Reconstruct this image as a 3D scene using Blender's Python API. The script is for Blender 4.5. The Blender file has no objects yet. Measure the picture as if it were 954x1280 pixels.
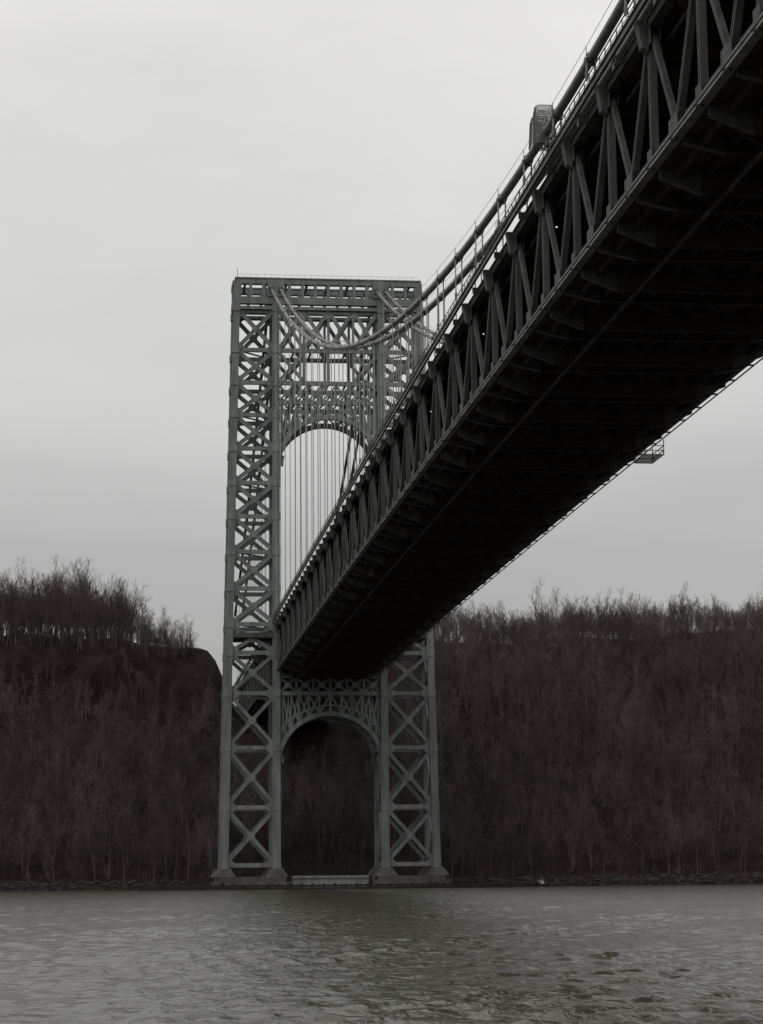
import bpy, math, random
import numpy as np
from mathutils import Vector, Matrix, noise
random.seed(7); np.random.seed(7)
scene=bpy.context.scene
try:
    scene.view_settings.view_transform='Standard'; scene.view_settings.look='None'; scene.view_settings.exposure=0
except Exception as e: print(e)

# ------------------------------------------------------------------ materials
def mat_basic(name,c1,c2,scale=0.3,rough=0.6,bump=0.0,metal=0.0,streak=False,bscale=None,spec=0.3):
    m=bpy.data.materials.new(name); m.use_nodes=True; nt=m.node_tree; N=nt.nodes; L=nt.links
    b=N['Principled BSDF']; b.inputs['Roughness'].default_value=rough; b.inputs['Metallic'].default_value=metal
    b.inputs['Specular IOR Level'].default_value=spec
    g=N.new('ShaderNodeNewGeometry'); mp=N.new('ShaderNodeMapping')
    if streak: mp.inputs['Scale'].default_value=(1,1,0.15)
    L.new(g.outputs['Position'],mp.inputs['Vector'])
    n=N.new('ShaderNodeTexNoise'); n.inputs['Scale'].default_value=scale; n.inputs['Detail'].default_value=8; n.inputs['Roughness'].default_value=0.65
    L.new(mp.outputs[0],n.inputs['Vector'])
    r=N.new('ShaderNodeValToRGB'); r.color_ramp.elements[0].position=0.35; r.color_ramp.elements[1].position=0.65
    r.color_ramp.elements[0].color=(*c1,1); r.color_ramp.elements[1].color=(*c2,1)
    L.new(n.outputs['Fac'],r.inputs['Fac']); L.new(r.outputs['Color'],b.inputs['Base Color'])
    if bump>0:
        n2=N.new('ShaderNodeTexNoise'); n2.inputs['Scale'].default_value=bscale or scale*6; n2.inputs['Detail'].default_value=6
        L.new(g.outputs['Position'],n2.inputs['Vector'])
        bp=N.new('ShaderNodeBump'); bp.inputs['Strength'].default_value=bump; bp.inputs['Distance'].default_value=0.3
        L.new(n2.outputs['Fac'],bp.inputs['Height']); L.new(bp.outputs[0],b.inputs['Normal'])
    return m
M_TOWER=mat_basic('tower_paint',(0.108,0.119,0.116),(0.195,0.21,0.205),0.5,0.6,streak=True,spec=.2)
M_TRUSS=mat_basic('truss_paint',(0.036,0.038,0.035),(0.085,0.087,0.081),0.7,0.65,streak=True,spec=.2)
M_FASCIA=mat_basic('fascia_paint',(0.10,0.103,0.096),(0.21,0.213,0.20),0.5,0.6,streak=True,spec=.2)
M_UNDER=mat_basic('shaded_underside',(0.020,0.016,0.014),(0.060,0.049,0.043),0.5,0.9,spec=0.1)  # shade beneath the decks is put into this near-black base colour
M_CABLE=mat_basic('cable_wrap',(0.09,0.093,0.09),(0.17,0.175,0.17),0.4,0.45)
M_ROPE=mat_basic('rope_steel',(0.22,0.23,0.22),(0.34,0.35,0.34),0.4,0.5)
M_CONC=mat_basic('pier_concrete',(0.045,0.044,0.041),(0.10,0.096,0.089),0.4,0.85,bump=0.4,streak=True)
M_ROCK=mat_basic('dark_rock',(0.010,0.009,0.008),(0.028,0.025,0.022),0.6,0.9,bump=0.5)
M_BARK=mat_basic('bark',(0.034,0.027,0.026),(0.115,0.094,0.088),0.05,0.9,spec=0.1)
M_TIMBER=mat_basic('wet_timber',(0.010,0.009,0.008),(0.026,0.023,0.021),0.8,0.8)
M_WHITE=mat_basic('white_paint',(0.22,0.22,0.21),(0.36,0.36,0.35),1.0,0.5)
M_MESH=mat_basic('mesh_wire',(0.11,0.11,0.11),(0.18,0.18,0.175),1.0,0.6)
m=bpy.data.materials.new('lamp_glow'); m.use_nodes=True
m.node_tree.nodes['Principled BSDF'].inputs['Emission Color'].default_value=(1,.95,.85,1)
m.node_tree.nodes['Principled BSDF'].inputs['Emission Strength'].default_value=1.0
M_LAMP=m

# ------------------------------------------------------------------ mesh bins
class Bin:
    def __init__(s): s.V=[]; s.F=[]
    def beam(s,p0,p1,w,h,up=(0,0,1)):
        p0=Vector(p0);p1=Vector(p1);a=(p1-p0)
        if a.length<1e-6: return
        a.normalize(); up=Vector(up)
        if abs(a.dot(up))>0.98: up=Vector((0,1,0)) if abs(a.y)<0.9 else Vector((1,0,0))
        sd=a.cross(up).normalized(); u=sd.cross(a).normalized()
        b=len(s.V)
        for p in (p0,p1):
            for (i,j) in ((-1,-1),(1,-1),(1,1),(-1,1)):
                s.V.append(tuple(p+sd*(w/2*i)+u*(h/2*j)))
        s.F+= [(b,b+3,b+2,b+1),(b+4,b+5,b+6,b+7),(b,b+1,b+5,b+4),(b+1,b+2,b+6,b+5),(b+2,b+3,b+7,b+6),(b+3,b,b+4,b+7)]
    def box(s,x0,x1,y0,y1,z0,z1):
        s.beam(((x0+x1)/2,(y0+y1)/2,z0),((x0+x1)/2,(y0+y1)/2,z1),abs(x1-x0),abs(y1-y0),up=(0,1,0))
    def hexa(s,pts):
        b=len(s.V); s.V+= [tuple(p) for p in pts]
        s.F+= [(b,b+3,b+2,b+1),(b+4,b+5,b+6,b+7),(b,b+1,b+5,b+4),(b+1,b+2,b+6,b+5),(b+2,b+3,b+7,b+6),(b+3,b,b+4,b+7)]
    def tube(s,pts,r,n=8):
        b=len(s.V); pts=[Vector(p) for p in pts]
        for i,p in enumerate(pts):
            t=(pts[min(i+1,len(pts)-1)]-pts[max(i-1,0)]).normalized()
            ref=Vector((1,0,0)) if abs(t.x)<0.9 else Vector((0,0,1))
            u=t.cross(ref).normalized(); v=t.cross(u)
            for k in range(n):
                an=2*math.pi*k/n; s.V.append(tuple(p+u*math.cos(an)*r+v*math.sin(an)*r))
        for i in range(len(pts)-1):
            for k in range(n):
                k2=(k+1)%n; s.F.append((b+i*n+k,b+i*n+k2,b+(i+1)*n+k2,b+(i+1)*n+k))
    def make(s,name,mat,parent=None,smooth=False):
        me=bpy.data.meshes.new(name); me.from_pydata(s.V,[],s.F); me.materials.append(mat); me.update()
        if smooth:
            for p in me.polygons: p.use_smooth=True
        o=bpy.data.objects.new(name,me); scene.collection.objects.link(o)
        if parent: o.parent=parent
        return o
def empty(name):
    o=bpy.data.objects.new(name,None); scene.collection.objects.link(o); return o
bridge=empty('suspension_bridge')

AX=61.6; TY=650.0; PAN=17.0; HALF=444.0
def zb(y):
    s=TY-y
    if s<0: return 61.4+0.012*s
    return 61.4+3.8*(1-((s-HALF)/HALF)**2)
DEP=12.7
def zt(y): return zb(y)+DEP

# ------------------------------------------------------------------ TOWER
T=Bin()
ZB,ZT=5.0,174.8
def oh(z): return 29.9+(26.45-29.9)*(z-ZB)/(ZT-ZB)
IH=15.3
def dep(z): return 16-4*(z-ZB)/(ZT-ZB)
def P(sgn,kind,z,back):
    h=oh(z) if kind=='o' else IH
    return Vector((AX+sgn*h,TY+(dep(z) if back else 0)+0.9,z))
upl=[74.1,84.3,94.8,105,114.7,124.7,134.5,144,153.6,166]
lol=[6.6,22.6,39.2,54.5,66,74.1]
DK=Bin()
for sg in (-1,1):
    for back in (0,1):
        for kind,w0,w1 in (('o',2.0,1.7),('i',2.1,1.9)):
            lev=[ZB,22.6,39.2,54.5,74.1,94.8,114.7,134.5,153.6,174.3]
            for a,b in zip(lev[:-1],lev[1:]):
                t=(a-ZB)/(ZT-ZB); w=w0+(w1-w0)*t
                T.beam(P(sg,kind,a,back),P(sg,kind,b,back),w,w,up=(0,1,0))
                for e in (-1,1):
                    off=Vector((e*(w/2-0.12),-(w/2+0.04) if not back else (w/2+0.04),0))
                    T.beam(P(sg,kind,a,back)+off,P(sg,kind,b,back)+off,0.3,0.12,up=(0,1,0))
                pa=P(sg,kind,a,back); pb=P(sg,kind,b,back); n=int((b-a)/1.5)
                yo=-(w/2+.03) if not back else (w/2+.03)
                for i in range(n):
                    q0=pa.lerp(pb,i/n); q1=pa.lerp(pb,(i+1)/n); s_=1 if i%2 else -1
                    T.beam(q0+Vector((s_*w*.36,yo,0)),q1+Vector((-s_*w*.36,yo,0)),.16,.06,up=(0,1,0))
            for z in sorted(set(lol+upl)):
                c=P(sg,kind,z,back); T.box(c.x-w0/2-0.1,c.x+w0/2+0.1,c.y-w0/2-0.14,c.y+w0/2+0.14,z-1.0,z+1.0)
        for lst,dw,low in ((lol,1.0,1),(upl,1.1,0)):
            for a,b in zip(lst[:-1],lst[1:]):
                oa,ia,ob,ib=P(sg,'o',a,back),P(sg,'i',a,back),P(sg,'o',b,back),P(sg,'i',b,back)
                T.beam(oa,ib,0.9,dw)
                T.beam(ia,ob,0.8,dw)
                for (q0,q1,yy) in ((oa,ib,.49),(ia,ob,.44)):
                    d=(q1-q0).normalized(); nn=Vector((-d.z,0,d.x))
                    for e in (-1,1):
                        for ys_ in (-1,1):
                            T.beam(q0+nn*e*(dw/2-.1)+Vector((0,ys_*yy,0)),q1+nn*e*(dw/2-.1)+Vector((0,ys_*yy,0)),.1,.2)
                c=(oa+ib+ia+ob)/4
                g=1.4 if low else 1.3
                T.beam(c+Vector((0,-0.56,0)),c+Vector((0,0.56,0)),g*1.3,g*1.3,up=(1,0,1))
                for q,dx,dz in ((oa,-sg,1),(ia,sg,1),(ob,-sg,-1),(ib,sg,-1)):
                    k=2.5 if not low else 2.7
                    y0,y1=q.y-0.53,q.y+0.53
                    p=[Vector((q.x+dx*0.8,0,q.z)),Vector((q.x+dx*(0.8+k),0,q.z)),Vector((q.x+dx*0.9,0,q.z+dz*k*0.9))]
                    bb=len(T.V)
                    for yy in (y0,y1):
                        for v in p: T.V.append((v.x,yy,v.z))
                    T.F+=[(bb,bb+1,bb+2),(bb+3,bb+5,bb+4),(bb,bb+3,bb+4,bb+1),(bb+1,bb+4,bb+5,bb+2),(bb+2,bb+5,bb+3,bb)]
        for z in sorted(set(lol+upl)):
            T.beam(P(sg,'o',z,back),P(sg,'i',z,back),1.0,1.15)
    for kind in ('o','i'):
        for lst in (lol,upl):
            for a,b in zip(lst[:-1],lst[1:]):
                T.beam(P(sg,kind,a,0),P(sg,kind,b,1),0.6,0.7); T.beam(P(sg,kind,a,1),P(sg,kind,b,0),0.55,0.7)
        for z in sorted(set(lol+upl)): T.beam(P(sg,kind,z,0),P(sg,kind,z,1),0.8,0.9)
    for z in upl[::2]+lol[1:4]:
        T.beam(P(sg,'o',z,0),P(sg,'i',z,1),0.4,0.4)
    a,b=sorted((AX+sg*(oh(71)-.9),AX+sg*(IH+.9)))
    DK.box(a,b,TY-.4,TY+14,70.2,71.7)
    for zz_ in (72.2,72.8): DK.box(a,b,TY-.45,TY-.35,zz_,zz_+.08)
DK.make('tower_platform',M_TRUSS,bridge)
for back in (0,1):
    y=TY+0.9+(dep(170) if back else 0)
    o=26.9
    T.box(AX-o,AX+o,y-0.95,y+0.95,173.1,174.6)
    T.box(AX-o-0.25,AX+o+0.25,y-1.2,y+1.2,174.62,174.95)
    T.box(AX-o,AX+o,y-0.95,y+0.95,167.2,169.3)
    T.box(AX-o,AX+o,y-1.12,y+1.12,165.5,166.4)
    n=14
    for i in range(n+1):
        x=AX-o+0.6+(2*o-1.2)*i/n
        w=0.4 if i not in (0,n) else 1.0
        T.box(x-w,x+w,y-0.9,y+0.9,169.3,173.1)
    for sx in (-1,1):
        c=AX+sx*IH
        T.box(c-2.4,c+2.4,y-1.35,y+1.0,169.35,174.4)
        for k in (-1.3,1.3): T.box(c+k-0.7,c+k+0.7,y-1.5,y+0.9,170.3,172.7)
for sx in (-1,1):
    T.box(AX+sx*26.9-0.8,AX+sx*26.9+0.8,TY+2.3,TY+11.6,173.1,174.55)
    T.box(AX+sx*26.9-0.8,AX+sx*26.9+0.8,TY+2.3,TY+11.6,167.2,169.25)
    for i in range(1,4):
        yy=TY+0.9+3*i; T.box(AX+sx*26.9-0.7,AX+sx*26.9+0.7,yy-0.4,yy+0.4,169.2,173.1)
for x in np.arange(-24,25,6): T.box(AX+x-.3,AX+x+.3,TY+1.7,TY+12.2,173.4,174.3)
def hbar(z,h,back,x0=-14.4,x1=14.4,d=1.0):
    y=TY+0.9+(dep(z) if back else 0); T.box(AX+x0,AX+x1,y-d/2,y+d/2,z-h/2,z+h/2)
def seg(x0,z0,x1,z1,back,w=0.8,d=0.75):
    T.beam((AX+x0,TY+0.9+(dep(z0) if back else 0),z0),(AX+x1,TY+0.9+(dep(z1) if back else 0),z1),d,w)
for back in (0,1):
    for z,h in ((153.6,1.2),(144,1.2),(138.3,1.2),(54.5,1.2),(59.3,1.0)): hbar(z,h,back)
    def xp(za,zbb,n,skip=(),w=0.85):
        for i in range(n):
            a=-14.4+28.8*i/n; b=-14.4+28.8*(i+1)/n
            if i>0: seg(a,za,a,zbb,back,w*0.9,.68)
            if i in skip: continue
            seg(a,za,b,zbb,back,w); seg(b,za,a,zbb,back,w,0.7)
            c=Vector((AX+(a+b)/2,TY+0.9+(dep(za) if back else 0),(za+zbb)/2))
            T.beam(c+Vector((0,-0.42,0)),c+Vector((0,0.42,0)),1.5,1.5,up=(1,0,1))
    xp(154,165.6,4,w=1.0); xp(144.5,153,4,skip=(1,2),w=0.9); xp(138.6,143.4,7,w=0.5)
    xp(54.8,59,6,w=0.5)
    def arch(zc,r,rise,th,beamz,n=40):
        pr=[]
        for i in range(n+1):
            an=math.pi*i/n; pr.append((-math.cos(an)*r,zc+math.sin(an)*rise))
        for (a,b) in zip(pr[:-1],pr[1:]):
            seg(a[0],a[1],b[0],b[1],back,th,1.15)
        q=th*0.5+.1
        pr2=[(-math.cos(math.pi*i/n)*(r-q),zc+math.sin(math.pi*i/n)*(rise-q)) for i in range(n+1)]
        for (a,b) in zip(pr2[:-1],pr2[1:]): seg(a[0],a[1],b[0],b[1],back,0.2,1.7)
        for sx in (-1,1): seg(sx*(r-.1),zc-5,sx*(r-.1),zc+.4,back,th*.7,1.1)
        xs=[-13.6,-11.4,-9.0,-6.2,-3.2,0,3.2,6.2,9.0,11.4,13.6]
        for i,x in enumerate(xs):
            za=zc+rise*math.sqrt(1-(x/r)**2)
            seg(x,za,x,beamz,back,0.5,0.7)
            x2=xs[i+1] if x<0 else xs[i-1]
            if x!=0: seg(x,za,x2,beamz,back,0.5,0.65)
            if x!=0 and abs(x)<13:
                x3=xs[i-1] if x<0 else xs[i+1]
                seg(x,za+0.3,x3,beamz,back,0.5,0.6)
        pr3=[(-math.cos(math.pi*i/n)*(r+2.2),zc+math.sin(math.pi*i/n)*(rise+2.2)) for i in range(n+1)]
        for (a,b) in zip(pr3[:-1],pr3[1:]):
            if max(abs(a[0]),abs(b[0]))<14.6 and max(a[1],b[1])<beamz: seg(a[0],a[1],b[0],b[1],back,.5,.8)
    arch(119.6,14.75,14.6,1.2,138)
    arch(35.0,14.75,13.9,1.1,54.2)
for z in (153.6,144,138.3,54.5,59.3):
    for x in (-10,-5,0,5,10): T.beam((AX+x,TY+1,z),(AX+x,TY+dep(z),z),0.5,0.6)
for zc_,rise in ((119.6,14.6),(35.0,13.9)):
    for i in range(1,12):
        an=math.pi*i/12; x=-math.cos(an)*14.6; z=zc_+math.sin(an)*rise
        T.beam((AX+x,TY+1,z),(AX+x,TY+dep(z),z),0.5,0.6)
for y in (TY+0.2,TY+12.6):
    T.box(AX-26.5,AX+26.5,y-0.03,y+0.03,175.9,175.96)
    for i in range(28): x=AX-26.5+53*i/27; T.box(x-0.03,x+0.03,y-0.03,y+0.03,174.9,175.9)
T.tube([(AX-26.4,TY+0.9,174.9),(AX-26.4,TY+0.9,178)],0.09,6)
T.make('bridge_tower_steel',M_TOWER,bridge)

# pier
C=Bin()
for sg in (-1,1):
    xo=AX+sg*33.2; xi=AX+sg*11.6
    C.box(min(xo,xi),max(xo,xi),TY-4,TY+23,-3,2.0)
    C.box(min(xo,xi)+1.2,max(xo,xi)-1.2,TY-2.6,TY+21.5,2.0,3.4)
    for kind in ('o','i'):
        for back in (0,1):
            c=P(sg,kind,ZB,back)
            C.hexa([(c.x-3.2,c.y-3,3.4),(c.x+3.2,c.y-3,3.4),(c.x+3.2,c.y+3,3.4),(c.x-3.2,c.y+3,3.4),(c.x-1.7,c.y-1.6,5.7),(c.x+1.7,c.y-1.6,5.7),(c.x+1.7,c.y+1.6,5.7),(c.x-1.7,c.y+1.6,5.7)])
C.box(AX-11.7,AX+11.7,TY+2,TY+4,-3,2.3)
C.make('tower_pier',M_CONC,bridge)
wl=Bin(); wl.box(AX-11,AX+10.5,TY+0.2,TY+1.6,2.9,3.6); wl.box(AX-11,AX+10.5,TY+0.6,TY+1.5,-1,2.9)
wl.make('pier_walkway',M_TOWER,bridge)

# ------------------------------------------------------------------ DECK + TRUSSES
TR=Bin(); FA=Bin(); UN=Bin(); LP=Bin()
Y0=TY-PAN*54; Y1=TY+PAN*13
XL=AX-14.7; XR=AX+14.7
def hmem(B,p0,p1,W,D,near):
    p0=Vector(p0);p1=Vector(p1);a=(p1-p0).normalized(); X=Vector((1,0,0)); s=a.cross(X).normalized()
    if not near:
        B.beam(p0,p1,W,D,up=(1,0,0)); return
    t=0.13
    for e in (-1,1):
        B.beam(p0+s*e*(W/2),p1+s*e*(W/2),t,D,up=(1,0,0))
        for f in (-1,1):
            B.beam(p0+s*e*(W/2-0.1)+X*f*D/2,p1+s*e*(W/2-0.1)+X*f*D/2,0.24,0.06,up=(1,0,0))
    L=(p1-p0).length; n=max(2,int(L/(W*1.1)))
    for f in (-1,1):
        for i in range(n):
            q0=p0+a*(L*i/n)+s*(W/2)*(1 if i%2 else -1)+X*f*(D/2-.05); q1=p0+a*(L*(i+1)/n)-s*(W/2)*(1 if i%2 else -1)+X*f*(D/2-.05)
            B.beam(q0,q1,0.13,0.03,up=(1,0,0))
npan=int(round((Y1-Y0)/PAN))
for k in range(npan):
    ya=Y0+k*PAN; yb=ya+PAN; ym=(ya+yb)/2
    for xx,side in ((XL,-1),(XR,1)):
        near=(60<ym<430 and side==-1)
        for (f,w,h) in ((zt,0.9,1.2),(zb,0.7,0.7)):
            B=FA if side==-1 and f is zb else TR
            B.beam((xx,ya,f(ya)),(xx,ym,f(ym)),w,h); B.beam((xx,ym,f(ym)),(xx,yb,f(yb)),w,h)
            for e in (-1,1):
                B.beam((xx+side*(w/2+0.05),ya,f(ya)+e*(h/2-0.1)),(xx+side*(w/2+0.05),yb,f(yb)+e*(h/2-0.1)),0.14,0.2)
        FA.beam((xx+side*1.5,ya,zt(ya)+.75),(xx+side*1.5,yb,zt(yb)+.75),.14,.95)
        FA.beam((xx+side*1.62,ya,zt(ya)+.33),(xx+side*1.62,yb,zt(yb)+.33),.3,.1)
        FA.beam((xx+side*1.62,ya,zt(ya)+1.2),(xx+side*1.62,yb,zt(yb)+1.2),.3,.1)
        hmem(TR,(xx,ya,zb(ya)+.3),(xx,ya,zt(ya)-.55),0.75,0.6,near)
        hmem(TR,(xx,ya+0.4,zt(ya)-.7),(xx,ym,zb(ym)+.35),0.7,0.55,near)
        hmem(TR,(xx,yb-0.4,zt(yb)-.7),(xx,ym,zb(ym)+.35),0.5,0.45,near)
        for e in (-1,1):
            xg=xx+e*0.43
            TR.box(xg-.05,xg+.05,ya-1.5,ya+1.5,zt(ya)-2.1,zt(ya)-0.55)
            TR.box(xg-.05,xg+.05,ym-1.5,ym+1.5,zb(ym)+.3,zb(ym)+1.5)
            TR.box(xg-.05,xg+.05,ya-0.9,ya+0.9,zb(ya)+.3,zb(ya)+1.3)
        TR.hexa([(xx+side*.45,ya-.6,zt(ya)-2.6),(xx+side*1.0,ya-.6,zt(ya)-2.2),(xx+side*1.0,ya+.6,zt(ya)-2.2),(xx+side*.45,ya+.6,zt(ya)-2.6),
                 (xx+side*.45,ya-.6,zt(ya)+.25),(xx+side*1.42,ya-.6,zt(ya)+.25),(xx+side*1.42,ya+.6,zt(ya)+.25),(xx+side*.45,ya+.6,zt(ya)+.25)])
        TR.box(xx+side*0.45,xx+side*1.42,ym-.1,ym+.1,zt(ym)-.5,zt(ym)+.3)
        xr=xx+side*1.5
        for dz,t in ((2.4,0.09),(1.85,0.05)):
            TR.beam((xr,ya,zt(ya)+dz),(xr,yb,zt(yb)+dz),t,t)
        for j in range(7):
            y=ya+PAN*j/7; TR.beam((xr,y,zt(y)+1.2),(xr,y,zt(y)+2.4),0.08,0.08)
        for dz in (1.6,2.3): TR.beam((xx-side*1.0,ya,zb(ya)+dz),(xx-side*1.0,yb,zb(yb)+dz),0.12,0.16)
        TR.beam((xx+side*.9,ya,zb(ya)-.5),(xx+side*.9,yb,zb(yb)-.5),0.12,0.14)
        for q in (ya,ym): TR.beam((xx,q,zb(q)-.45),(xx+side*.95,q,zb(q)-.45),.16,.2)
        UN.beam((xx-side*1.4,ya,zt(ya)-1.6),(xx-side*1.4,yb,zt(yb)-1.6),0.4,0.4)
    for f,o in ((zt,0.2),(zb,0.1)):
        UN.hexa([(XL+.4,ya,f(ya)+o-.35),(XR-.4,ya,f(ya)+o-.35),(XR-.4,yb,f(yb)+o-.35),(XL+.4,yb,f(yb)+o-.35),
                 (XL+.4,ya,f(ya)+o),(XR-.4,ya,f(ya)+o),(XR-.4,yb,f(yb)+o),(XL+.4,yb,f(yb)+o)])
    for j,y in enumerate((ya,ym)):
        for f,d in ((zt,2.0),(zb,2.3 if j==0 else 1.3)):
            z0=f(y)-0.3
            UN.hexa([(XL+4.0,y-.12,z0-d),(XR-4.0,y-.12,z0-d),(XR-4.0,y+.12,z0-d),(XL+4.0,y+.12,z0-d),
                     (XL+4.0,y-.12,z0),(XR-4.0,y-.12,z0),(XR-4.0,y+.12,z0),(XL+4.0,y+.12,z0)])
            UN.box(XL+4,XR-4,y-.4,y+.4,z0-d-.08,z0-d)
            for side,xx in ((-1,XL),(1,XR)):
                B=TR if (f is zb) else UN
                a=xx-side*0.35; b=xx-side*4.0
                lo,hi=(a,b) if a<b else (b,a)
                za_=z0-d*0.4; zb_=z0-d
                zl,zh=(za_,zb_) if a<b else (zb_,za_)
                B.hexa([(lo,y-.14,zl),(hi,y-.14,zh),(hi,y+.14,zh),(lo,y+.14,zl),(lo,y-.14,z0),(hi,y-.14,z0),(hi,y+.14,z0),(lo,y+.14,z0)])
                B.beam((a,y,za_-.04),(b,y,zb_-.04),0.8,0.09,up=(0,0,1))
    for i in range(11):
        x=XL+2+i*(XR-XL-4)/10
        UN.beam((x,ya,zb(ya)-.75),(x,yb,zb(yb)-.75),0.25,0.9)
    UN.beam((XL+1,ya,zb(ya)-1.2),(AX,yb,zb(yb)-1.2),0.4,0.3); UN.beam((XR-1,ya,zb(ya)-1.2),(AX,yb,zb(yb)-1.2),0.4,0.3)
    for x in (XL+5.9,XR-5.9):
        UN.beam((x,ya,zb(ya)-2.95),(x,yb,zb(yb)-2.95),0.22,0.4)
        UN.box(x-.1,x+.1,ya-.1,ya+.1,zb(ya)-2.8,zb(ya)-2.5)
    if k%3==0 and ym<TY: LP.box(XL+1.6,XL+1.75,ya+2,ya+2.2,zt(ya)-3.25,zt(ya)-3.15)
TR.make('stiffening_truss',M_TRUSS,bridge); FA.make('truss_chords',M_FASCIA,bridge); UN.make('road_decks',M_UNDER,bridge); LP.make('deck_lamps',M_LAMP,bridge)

# ------------------------------------------------------------------ CABLES
def zc(y):
    s=TY-y
    if s>=0: return 171.6-.4085*s+.00046*s*s
    if s>-13: return 171.6
    s2=-s-13; return 171.6-0.50*s2+0.00055*s2*s2
CB=Bin(); RP=Bin(); SK=Bin()
for side in (-1,1):
    for off in (-1.3,1.3):
        x=AX+side*15.25+off
        CB.tube([(x,y,zc(y)) for y in np.arange(TY-900,TY+200,4.25)],0.47,12)
        for e in (-.42,.42):
            RP.tube([(x+e,y,zc(y)+1.25) for y in np.arange(TY-880,TY,8.5)],0.03,4)
        k=1
        while TY-k*PAN>Y0:
            y=TY-k*PAN; z=zc(y)
            sl=Vector((0,1,(zc(y+1)-zc(y-1))/2)).normalized()
            SK.tube([Vector((x,y,z))-sl*0.55,Vector((x,y,z))+sl*0.55],0.6,12)
            for e in (-.42,.42): SK.tube([(x+e,y,z+.3),(x+e,y,z+1.3)],0.04,4)
            for dy in (-.24,.24):
                for e in (-.42,.42) if y<430 else (0.0,):
                    RP.tube([(x+e,y+dy,z-.2),(x+e,y+dy,zt(y)+.9)],0.05 if y<430 else 0.075,6)
                    SK.tube([(x+e,y+dy,zt(y)+.9),(x+e,y+dy,zt(y)+1.8)],0.13,6)
            k+=1
        for k in range(1,11):
            y=TY+13+k*PAN
            if zc(y)<zt(y)+3: break
            RP.tube([(x,y,zc(y)),(x,y,zt(y)+.9)],0.1,6)
        SK.tube([(x,TY-0.9,zc(TY-.9)),(x,TY+13,171.7)],0.75,10)
CB.make('main_cables',M_CABLE,bridge,True); RP.make('suspender_ropes',M_ROPE,bridge,True); SK.make('cable_bands',M_CABLE,bridge,True)

MB=Bin()
def basket(xc,yc,z0,z1,r,lean):
    # rounded-rectangular wire-mesh screen frame, slightly tapered and leaning along the cable
    n=28
    def pt(a,t):
        c,s_=math.cos(a),math.sin(a); k=(abs(c)**4+abs(s_)**4)**-.25
        rr=r*k*(1-.10*t)*(1-.12*max(0,t-.85)/.15)
        return (xc+rr*c,yc+rr*s_+lean*t,z0+(z1-z0)*t)
    for i in range(n):
        a=2*math.pi*i/n
        MB.tube([pt(a,t) for t in (0,.5,.85,1)],.022,4)
        for s_ in (-1,1): MB.tube([pt(a+s_*t*1.6,t) for t in np.linspace(0,1,9)],0.024,3)
    for j in range(23):
        t=j/22; MB.tube([pt(2*math.pi*i/n,t) for i in range(n+1)],.028 if j not in (0,22) else .055,4)
basket(45.0,231.5,79.9,84.2,1.15,.5); basket(46.6,243,83.4,86.6,1.1,-.3)
MB.make('cable_work_basket',M_MESH,bridge)
TVB=Bin(); yt=322; zz=zb(yt)
for x in (75.6,78.3):
    for y in (yt-3.5,yt+3.5):
        TVB.beam((x,y,zz-2.0),(x,y,zz+.2 if x>77 else zz-.5),0.11,0.11)
for z in (zz-2.0,zz-1.4,zz-.7):
    for y in (yt-3.5,yt+3.5): TVB.beam((75.6,y,z),(78.3,y,z),.09,.09)
    for x in (75.6,78.3): TVB.beam((x,yt-3.5,z),(x,yt+3.5,z),.09,.09)
for i in range(15): TVB.beam((75.6,yt-3.5+.5*i,zz-2.05),(78.3,yt-3.5+.5*i,zz-2.05),.12,.06)
for i in range(4):
    TVB.beam((78.3,yt-3.5+1.75*i,zz-2.0),(78.3,yt-1.75+1.75*i,zz-.7),.06,.06)
TVB.make('inspection_traveller',M_TRUSS,bridge)

# ------------------------------------------------------------------ TERRAIN
prof=[(640,-4),(656,-1.2),(661,0.9),(668,2.2),(680,3.2),(740,27),(800,52),(820,64),(826,78),(833,84),(850,87),(900,93),(960,100),(1100,102),(1500,98),(3000,90)]
prof2=[(640,-4),(656,-1.2),(661,0.9),(668,2.2),(680,3.2),(740,30),(790,54),(815,67),(835,77),(850,82),(870,87),(920,97),(970,102),(1100,104),(1500,98),(3000,90)]
def ss(a,b,x):
    t=min(1,max(0,(x-a)/(b-a))); return t*t*(3-2*t)
A1=np.array(prof);A2=np.array(prof2)
def terr(x,y):
    w=noise.noise(Vector((x*.012,0.3,1)))*9+noise.noise(Vector((x*.05,2.3,1)))*5
    wob=w*ss(680,790,y)*(1-ss(860,900,y)); yy=y+wob
    t=ss(90,130,x)
    z=float(np.interp(yy,A1[:,0],A1[:,1]))*(1-t)+float(np.interp(yy,A2[:,0],A2[:,1]))*t
    # gullies running down the slope
    gl=noise.noise(Vector((x*.035+y*.004,y*.006,4)))*6.0+noise.noise(Vector((x*.11,y*.02,7)))*2.2
    if y>675: z+=gl*ss(675,730,y)*(1-.6*ss(815,850,y))+noise.noise(Vector((x*.15,y*.15,7)))*1.2*ss(675,720,y)
    else: z+=noise.noise(Vector((x*.2,y*.2,7)))*.35
    if y>800: z+=noise.noise(Vector((x*.022,3.3,4)))*3.0*ss(800,830,y)
    if x>41: z+=1.5*ss(120,260,x)-1.5*ss(300,400,x)
    if x<41 and y>840: z-=7*ss(-5,35,x)*ss(840,900,y)
    if y>740:
        floor=57.0
        a=ss(33,50,x+noise.noise(Vector((y*.06,x*.05,9)))*3)*(1-ss(84,96,x))
        if z>floor: z=z+(floor-z)*a
    return z
xs=np.concatenate([np.arange(-900,-160,30),np.arange(-160,360,2.5),np.arange(360,1300,30)])
ys=np.concatenate([np.arange(640,700,1.5),np.arange(700,815,3),np.arange(815,840,1.2),np.arange(840,1000,8),np.arange(1000,3001,200)])
V=[(float(x),float(y),terr(float(x),float(y))) for y in ys for x in xs]
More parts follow.
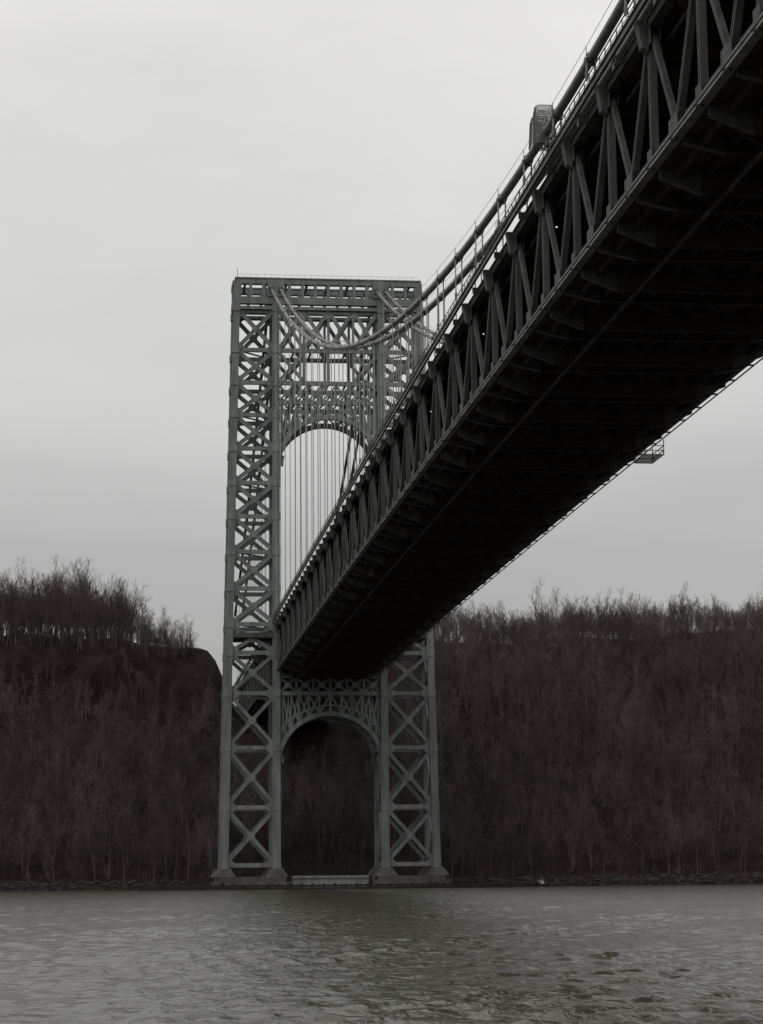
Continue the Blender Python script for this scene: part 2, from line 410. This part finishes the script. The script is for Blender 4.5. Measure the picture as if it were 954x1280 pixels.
nx=len(xs); F=[(j*nx+i,j*nx+i+1,(j+1)*nx+i+1,(j+1)*nx+i) for j in range(len(ys)-1) for i in range(nx-1)]
me=bpy.data.meshes.new('hillside'); me.from_pydata(V,[],F); me.update()
for p in me.polygons: p.use_smooth=True
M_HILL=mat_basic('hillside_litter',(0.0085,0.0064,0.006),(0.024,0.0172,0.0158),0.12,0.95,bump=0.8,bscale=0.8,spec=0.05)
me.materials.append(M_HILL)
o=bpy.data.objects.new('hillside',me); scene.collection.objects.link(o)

RK=Bin()
ico=[(0,0,1),(.89,0,.45),(.28,.85,.45),(-.72,.53,.45),(-.72,-.53,.45),(.28,-.85,.45),(.72,.53,-.45),(-.28,.85,-.45),(-.89,0,-.45),(-.28,-.85,-.45),(.72,-.53,-.45),(0,0,-1)]
icf=[(0,1,2),(0,2,3),(0,3,4),(0,4,5),(0,5,1),(1,6,2),(2,7,3),(3,8,4),(4,9,5),(5,10,1),(1,10,6),(2,6,7),(3,7,8),(4,8,9),(5,9,10),(6,11,7),(7,11,8),(8,11,9),(9,11,10),(10,11,6)]
for i in range(2600):
    x=random.uniform(-220,400); y=random.uniform(657,669)
    s_=random.uniform(.3,1.0); z=terr(x,y); b=len(RK.V); an=random.random()*6
    for v in ico:
        j=random.uniform(.7,1.25); X=v[0]*s_*j*1.3;Yv=v[1]*s_*j
        RK.V.append((x+X*math.cos(an)-Yv*math.sin(an),y+X*math.sin(an)+Yv*math.cos(an),z+v[2]*s_*.7*j))
    RK.F+=[tuple(b+q for q in f) for f in icf]
RK.make('shore_rocks',M_ROCK)

FB=Bin()
pts=[(8,628),(30,624),(96,624),(117,631)]
for (a,b) in zip(pts[:-1],pts[1:]):
    FB.beam((a[0],a[1],.95),(b[0],b[1],.95),.6,.6); FB.beam((a[0],a[1],.2),(b[0],b[1],.2),.6,.7)
    L=math.dist(a,b); n=int(L/3)
    for i in range(n+1):
        t=i/n; x=a[0]+(b[0]-a[0])*t; yy=a[1]+(b[1]-a[1])*t
        FB.tube([(x,yy,-1),(x,yy,1.35+random.random()*.4)],.28,7)
FB.make('timber_fender',M_TIMBER)
def hull(name,cx,cy,L,W):
    e=empty(name); b=Bin(); st=9; rows=[]
    for i in range(st):
        t=i/(st-1); w=W*(1-(max(0,t-.45)/.55)**2.2)*(0.8+.2*min(1,t*4)); zz_=.6+.4*t*t
        rows.append([(cx-L/2+L*t,cy-w/2,zz_),(cx-L/2+L*t,cy-w*.3,.0),(cx-L/2+L*t,cy,-.3),(cx-L/2+L*t,cy+w*.3,.0),(cx-L/2+L*t,cy+w/2,zz_)])
    for r in rows: b.V+=r
    for i in range(st-1):
        for j in range(4): q=i*5+j; b.F.append((q,q+1,q+6,q+5))
        b.F.append((i*5,i*5+5,i*5+9,i*5+4))
    b.F.append((0,1,2,3,4)); b.make('hull',M_TIMBER,e)
    c=Bin(); c.hexa([(cx-.9,cy-.6,.65),(cx+.9,cy-.6,.7),(cx+.9,cy+.6,.7),(cx-.9,cy+.6,.65),(cx-.7,cy-.5,1.7),(cx+.5,cy-.5,1.7),(cx+.5,cy+.5,1.7),(cx-.7,cy+.5,1.7)])
    c.box(cx-.85,cx+.65,cy-.6,cy+.6,1.71,1.8)
    c.make('cabin',M_WHITE,e); mm=Bin(); mm.tube([(cx,cy,1.8),(cx,cy,3.2)],.05,5); mm.make('mast',M_MESH,e)
hull('moored_boat',121,650,5,2.0)

# ------------------------------------------------------------------ BARE FOREST
def make_tree(seed,H,shrub=False):
    rnd=random.Random(seed); V=[];F=[]
    def sg(p0,p1,r0,r1,n):
        a=(p1-p0).normalized(); ref=Vector((0,0,1)) if abs(a.z)<.9 else Vector((1,0,0))
        u=a.cross(ref).normalized(); v=a.cross(u); b=len(V)
        if n==2:
            an=rnd.random()*3.14; d=u*math.cos(an)+v*math.sin(an)
            V.extend([p0-d*r0,p0+d*r0,p1+d*r1,p1-d*r1]); F.append((b,b+1,b+2,b+3)); return
        for p,r in ((p0,r0),(p1,r1)):
            for k in range(n):
                t=2*math.pi*k/n; V.append(p+u*math.cos(t)*r+v*math.sin(t)*r)
        for k in range(n): F.append((b+k,b+(k+1)%n,b+n+(k+1)%n,b+n+k))
    def rv(): return Vector((rnd.uniform(-1,1),rnd.uniform(-1,1),rnd.uniform(-1,1)))
    def grow(p,d,L,r,lev):
        ns=(5,4,3,1)[lev]; n=(5,3,2,2)[lev]
        kids=(2.8,1.9,1.9,0)[lev]
        for i in range(ns):
            d=(d+rv()*(.10,.22,.3,.35)[lev]+Vector((0,0,.08 if lev<3 else .04))).normalized()
            p1=p+d*(L/ns); r1=r*(.80,.72,.65,.4)[lev]
            sg(p,p1,r,max(r1,.012),n)
            if lev<3 and (i>0 or lev>0 or shrub):
                nk=int(kids+rnd.random())
                for _ in range(nk):
                    q=rv(); q=(q-d*q.dot(d)).normalized()
                    ang=rnd.uniform(.4,.95); dd=(d*math.cos(ang)+q*math.sin(ang)+Vector((0,0,.2))).normalized()
                    f=(i+1)/ns
                    LL=L*(rnd.uniform(.38,.6)*(1.15-.5*f) if lev==0 else rnd.uniform(.4,.65)*(1.1-.4*f))
                    grow(p+(p1-p)*rnd.random() if i>0 else p1,dd,LL,max(r1*rnd.uniform(.35,.6),.027),lev+1)
            p,r=p1,r1
    if shrub:
        for _ in range(3):
            grow(Vector((rnd.uniform(-.6,.6),rnd.uniform(-.6,.6),-.3)),Vector((rnd.uniform(-.6,.6),rnd.uniform(-.6,.6),1)).normalized(),H,.06,1)
    else:
        grow(Vector((0,0,-.6)),Vector((rnd.uniform(-.1,.1),rnd.uniform(-.1,.1),1)).normalized(),H,.012*H+.06,0)
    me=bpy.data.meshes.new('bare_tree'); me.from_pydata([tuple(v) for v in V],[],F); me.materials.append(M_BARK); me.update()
    return me
col=bpy.data.collections.new('bare_tree_kinds')
names='abcdefgh'
for i in range(8):
    me=make_tree(100+i,12+(i%3)*1.5 if i<6 else 3.5,shrub=i>=6)
    ob=bpy.data.objects.new('bare_tree_kind_'+names[i],me); col.objects.link(ob)
pts=[];idx=[];rot=[];scl=[]
def addt(x,y,s_,shr=False):
    z=terr(x,y); pts.append((x,y,z-.2)); idx.append(random.choice((6,7)) if shr else random.randrange(6))
    rot.append((random.uniform(-.08,.08),random.uniform(-.08,.08),random.random()*6.28)); k=s_*random.uniform(.72,1.2); scl.append((k*random.uniform(.85,1.1),k*random.uniform(.85,1.1),k*1.08))
y=674
while y<960:
    sp=6.2 if y<800 else 5.0
    x=-130
    while x<330:
        xx=x+random.uniform(-2.8,2.8); yy=y+random.uniform(-2.6,2.6)
        x+=sp
        if xx<92 and 822<yy<829: continue
        if yy<829:
            if not(30<xx<93 and yy<690) and not (38<xx<88 and yy>755): addt(xx,yy,.95 if (xx>100 or yy<780) else .65)
        elif not(29<xx<94):
            s_=1.0+.6*noise.noise(Vector((xx*.03,yy*.012,5)))+.25*noise.noise(Vector((xx*.12,yy*.02,5)))
            if xx<33: s_*=(1-.55*ss(0,30,xx))*1.3
            elif xx<130: s_*=(.62+.33*ss(92,130,xx))
            if yy>880: s_*=.8
            addt(xx,yy,s_*.92)
    y+=sp
for i in range(1700):
    x=random.uniform(-130,330); y=random.uniform(671,840)
    if 34<x<92 and (y<676 or y>765): continue
    addt(x,y,random.uniform(.6,1.3),True)
for i in range(900):
    x=random.uniform(-130,330); y=random.uniform(832,905)
    if 30<x<94: continue
    addt(x,y,random.uniform(.8,1.4),True)
me=bpy.data.meshes.new('bare_forest'); me.from_pydata(pts,[],[])
a=me.attributes.new('kind','INT','POINT'); a.data.foreach_set('value',idx)
a=me.attributes.new('rotv','FLOAT_VECTOR','POINT'); a.data.foreach_set('vector',np.array(rot,dtype=np.float32).ravel())
a=me.attributes.new('sclv','FLOAT_VECTOR','POINT'); a.data.foreach_set('vector',np.array(scl,dtype=np.float32).ravel())
fo=bpy.data.objects.new('bare_forest',me); scene.collection.objects.link(fo)
ng=bpy.data.node_groups.new('forest_scatter','GeometryNodeTree')
ng.interface.new_socket('Geometry',in_out='INPUT',socket_type='NodeSocketGeometry'); ng.interface.new_socket('Geometry',in_out='OUTPUT',socket_type='NodeSocketGeometry')
gi=ng.nodes.new('NodeGroupInput'); go=ng.nodes.new('NodeGroupOutput'); iop=ng.nodes.new('GeometryNodeInstanceOnPoints'); ci=ng.nodes.new('GeometryNodeCollectionInfo')
ci.inputs['Collection'].default_value=col; ci.inputs['Separate Children'].default_value=True; ci.inputs['Reset Children'].default_value=True
def na(n,t):
    x=ng.nodes.new('GeometryNodeInputNamedAttribute'); x.data_type=t; x.inputs['Name'].default_value=n; return x.outputs['Attribute']
iop.inputs['Pick Instance'].default_value=True
ng.links.new(gi.outputs[0],iop.inputs['Points']); ng.links.new(ci.outputs[0],iop.inputs['Instance'])
ng.links.new(na('kind','INT'),iop.inputs['Instance Index']); ng.links.new(na('rotv','FLOAT_VECTOR'),iop.inputs['Rotation']); ng.links.new(na('sclv','FLOAT_VECTOR'),iop.inputs['Scale'])
ng.links.new(iop.outputs[0],go.inputs[0])
md=fo.modifiers.new('scatter','NODES'); md.node_group=ng

# ------------------------------------------------------------------ WATER
def spaced(a,b,d0,g,cap):
    out=[a];d=d0
    while out[-1]<b: out.append(out[-1]+d); d=min(cap,d*g)
    return out
wy=[-1500,-600,-200,-60,0,25]+spaced(45,700,.24,1.0055,4.0)
xm=spaced(0,60,.32,1.004,1.2); xm2=spaced(xm[-1]+1,260,1.2,1.03,12)
wx=sorted(set([-x for x in xm2]+[-x for x in xm]+xm+xm2+[-3000,-1200,-500,500,1200,3000]))
wx=np.array([x+14 for x in wx]); wy=np.array(wy)
XX,YY=np.meshgrid(wx,wy); Z=np.zeros_like(XX)
rs=np.random.RandomState(3)
for i in range(70):
    lam=0.8+rs.exponential(1.0); th=rs.normal(-1.35,.75); kx=math.cos(th)*2*math.pi/lam; ky=math.sin(th)*2*math.pi/lam
    Z+=0.0050*min(lam,3)**0.75*np.sin(kx*XX+ky*YY+rs.uniform(0,6.28))
G=1+.35*np.sin(XX*.09+YY*.05+1)*np.sin(YY*.07-XX*.03)+.25*np.sin(XX*.23-YY*.11)
fade=np.clip((YY-35)/15,0,1)*np.clip(1.25-np.abs(XX-14)/220,0,1)*G
Z=Z*fade
nx=len(wx); V=np.stack([XX,YY,Z],-1).reshape(-1,3)
F=[(j*nx+i,j*nx+i+1,(j+1)*nx+i+1,(j+1)*nx+i) for j in range(len(wy)-1) for i in range(nx-1)]
me=bpy.data.meshes.new('river_water'); me.from_pydata(V.tolist(),[],F); me.update()
me.polygons.foreach_set('use_smooth',[True]*len(me.polygons))
wo=bpy.data.objects.new('river_water',me); scene.collection.objects.link(wo)
m=bpy.data.materials.new('river_water'); m.use_nodes=True; nt=m.node_tree;N=nt.nodes;L=nt.links
b=N['Principled BSDF']; b.inputs['Base Color'].default_value=(.046,.045,.031,1); b.inputs['Roughness'].default_value=.19; b.inputs['IOR'].default_value=1.33
b.inputs['Specular Tint'].default_value=(1,.985,.94,1)
g=N.new('ShaderNodeNewGeometry')
prev=None
for sc,st,ms in ((1.3,.5,(1,.8,1)),(.4,.3,(1,.7,1)),(4.0,.45,(1,.8,1))):
    mp=N.new('ShaderNodeMapping'); mp.inputs['Scale'].default_value=ms; mp.inputs['Rotation'].default_value=(0,0,.35)
    L.new(g.outputs['Position'],mp.inputs['Vector'])
    n=N.new('ShaderNodeTexNoise'); n.inputs['Scale'].default_value=sc; n.inputs['Detail'].default_value=4
    L.new(mp.outputs[0],n.inputs['Vector'])
    bp=N.new('ShaderNodeBump'); bp.inputs['Strength'].default_value=st; bp.inputs['Distance'].default_value=.35/sc**.8
    L.new(n.outputs['Fac'],bp.inputs['Height'])
    if prev: L.new(prev.outputs[0],bp.inputs['Normal'])
    prev=bp
L.new(prev.outputs[0],b.inputs['Normal']); me.materials.append(m)

# ------------------------------------------------------------------ SKY + SUN
SE,SR=math.radians(42),math.radians(215)
w=bpy.data.worlds.new('World'); scene.world=w; w.use_nodes=True; nt=w.node_tree;N=nt.nodes;L=nt.links
for n in list(N): N.remove(n)
out=N.new('ShaderNodeOutputWorld'); mix=N.new('ShaderNodeMixShader'); b1=N.new('ShaderNodeBackground'); b2=N.new('ShaderNodeBackground')
sky=N.new('ShaderNodeTexSky'); sky.sky_type='NISHITA'; sky.sun_disc=False; sky.sun_elevation=SE; sky.sun_rotation=SR
L.new(sky.outputs[0],b1.inputs['Color']); b1.inputs['Strength'].default_value=.06
tc=N.new('ShaderNodeTexCoord'); sp=N.new('ShaderNodeSeparateXYZ'); L.new(tc.outputs['Generated'],sp.inputs[0])
r=N.new('ShaderNodeValToRGB'); cr=r.color_ramp
st=[(0.0,.05),(0.49,.06),(0.5,.38),(0.565,.48),(.60,.64),(.68,.87),(1.0,1.1)]
mr=N.new('ShaderNodeMapRange'); mr.inputs[1].default_value=-1; mr.inputs[2].default_value=1; L.new(sp.outputs['Z'],mr.inputs[0]); L.new(mr.outputs[0],r.inputs['Fac'])
cr.elements[0].position=0; cr.elements[1].position=1
for i,(p,v) in enumerate(st):
    e=cr.elements[0] if i==0 else (cr.elements[-1] if i==len(st)-1 else cr.elements.new(p))
    e.color=(v*1.0,v*.988,v*.972,1)
mp=N.new('ShaderNodeMapping'); mp.inputs['Scale'].default_value=(1,1,3.2); L.new(tc.outputs['Generated'],mp.inputs[0])
n=N.new('ShaderNodeTexNoise'); n.inputs['Scale'].default_value=2.6; n.inputs['Detail'].default_value=7; n.inputs['Roughness'].default_value=.5; L.new(mp.outputs[0],n.inputs['Vector'])
m2=N.new('ShaderNodeMapRange'); m2.inputs[1].default_value=.3; m2.inputs[2].default_value=.7; m2.inputs[3].default_value=.88; m2.inputs[4].default_value=1.12; L.new(n.outputs['Fac'],m2.inputs[0])
vm=N.new('ShaderNodeVectorMath'); vm.operation='SCALE'; L.new(r.outputs['Color'],vm.inputs[0]); L.new(m2.outputs[0],vm.inputs['Scale'])
L.new(vm.outputs[0],b2.inputs['Color']); b2.inputs['Strength'].default_value=1.0
mix.inputs[0].default_value=.93; L.new(b1.outputs[0],mix.inputs[1]); L.new(b2.outputs[0],mix.inputs[2]); L.new(mix.outputs[0],out.inputs[0])
sd=bpy.data.lights.new('sun','SUN'); sd.energy=.6; sd.angle=math.radians(20); sd.color=(1,.97,.93)
so=bpy.data.objects.new('sun',sd); scene.collection.objects.link(so)
dirv=Vector((math.sin(SR)*math.cos(SE),math.cos(SR)*math.cos(SE),math.sin(SE)))
so.rotation_euler=dirv.to_track_quat('Z','Y').to_euler()

# ------------------------------------------------------------------ CAMERA
cd=bpy.data.cameras.new('camera'); cam=bpy.data.objects.new('camera',cd); scene.collection.objects.link(cam)
cd.sensor_fit='VERTICAL'; cd.sensor_height=36; cd.lens=2886/1280*36; cd.clip_end=12000; cd.clip_start=.5
th=math.radians(6.716); p=math.radians(8.9); ro=math.radians(.5)
f=Vector((math.sin(th)*math.cos(p),math.cos(th)*math.cos(p),math.sin(p))); ri=Vector((math.cos(th),-math.sin(th),0)); up=ri.cross(f)
r2=ri*math.cos(ro)-up*math.sin(ro); u2=up*math.cos(ro)+ri*math.sin(ro)
Mx=Matrix((r2,u2,-f)).transposed().to_4x4(); Mx.translation=Vector((0,0,4)); cam.matrix_world=Mx
scene.camera=cam
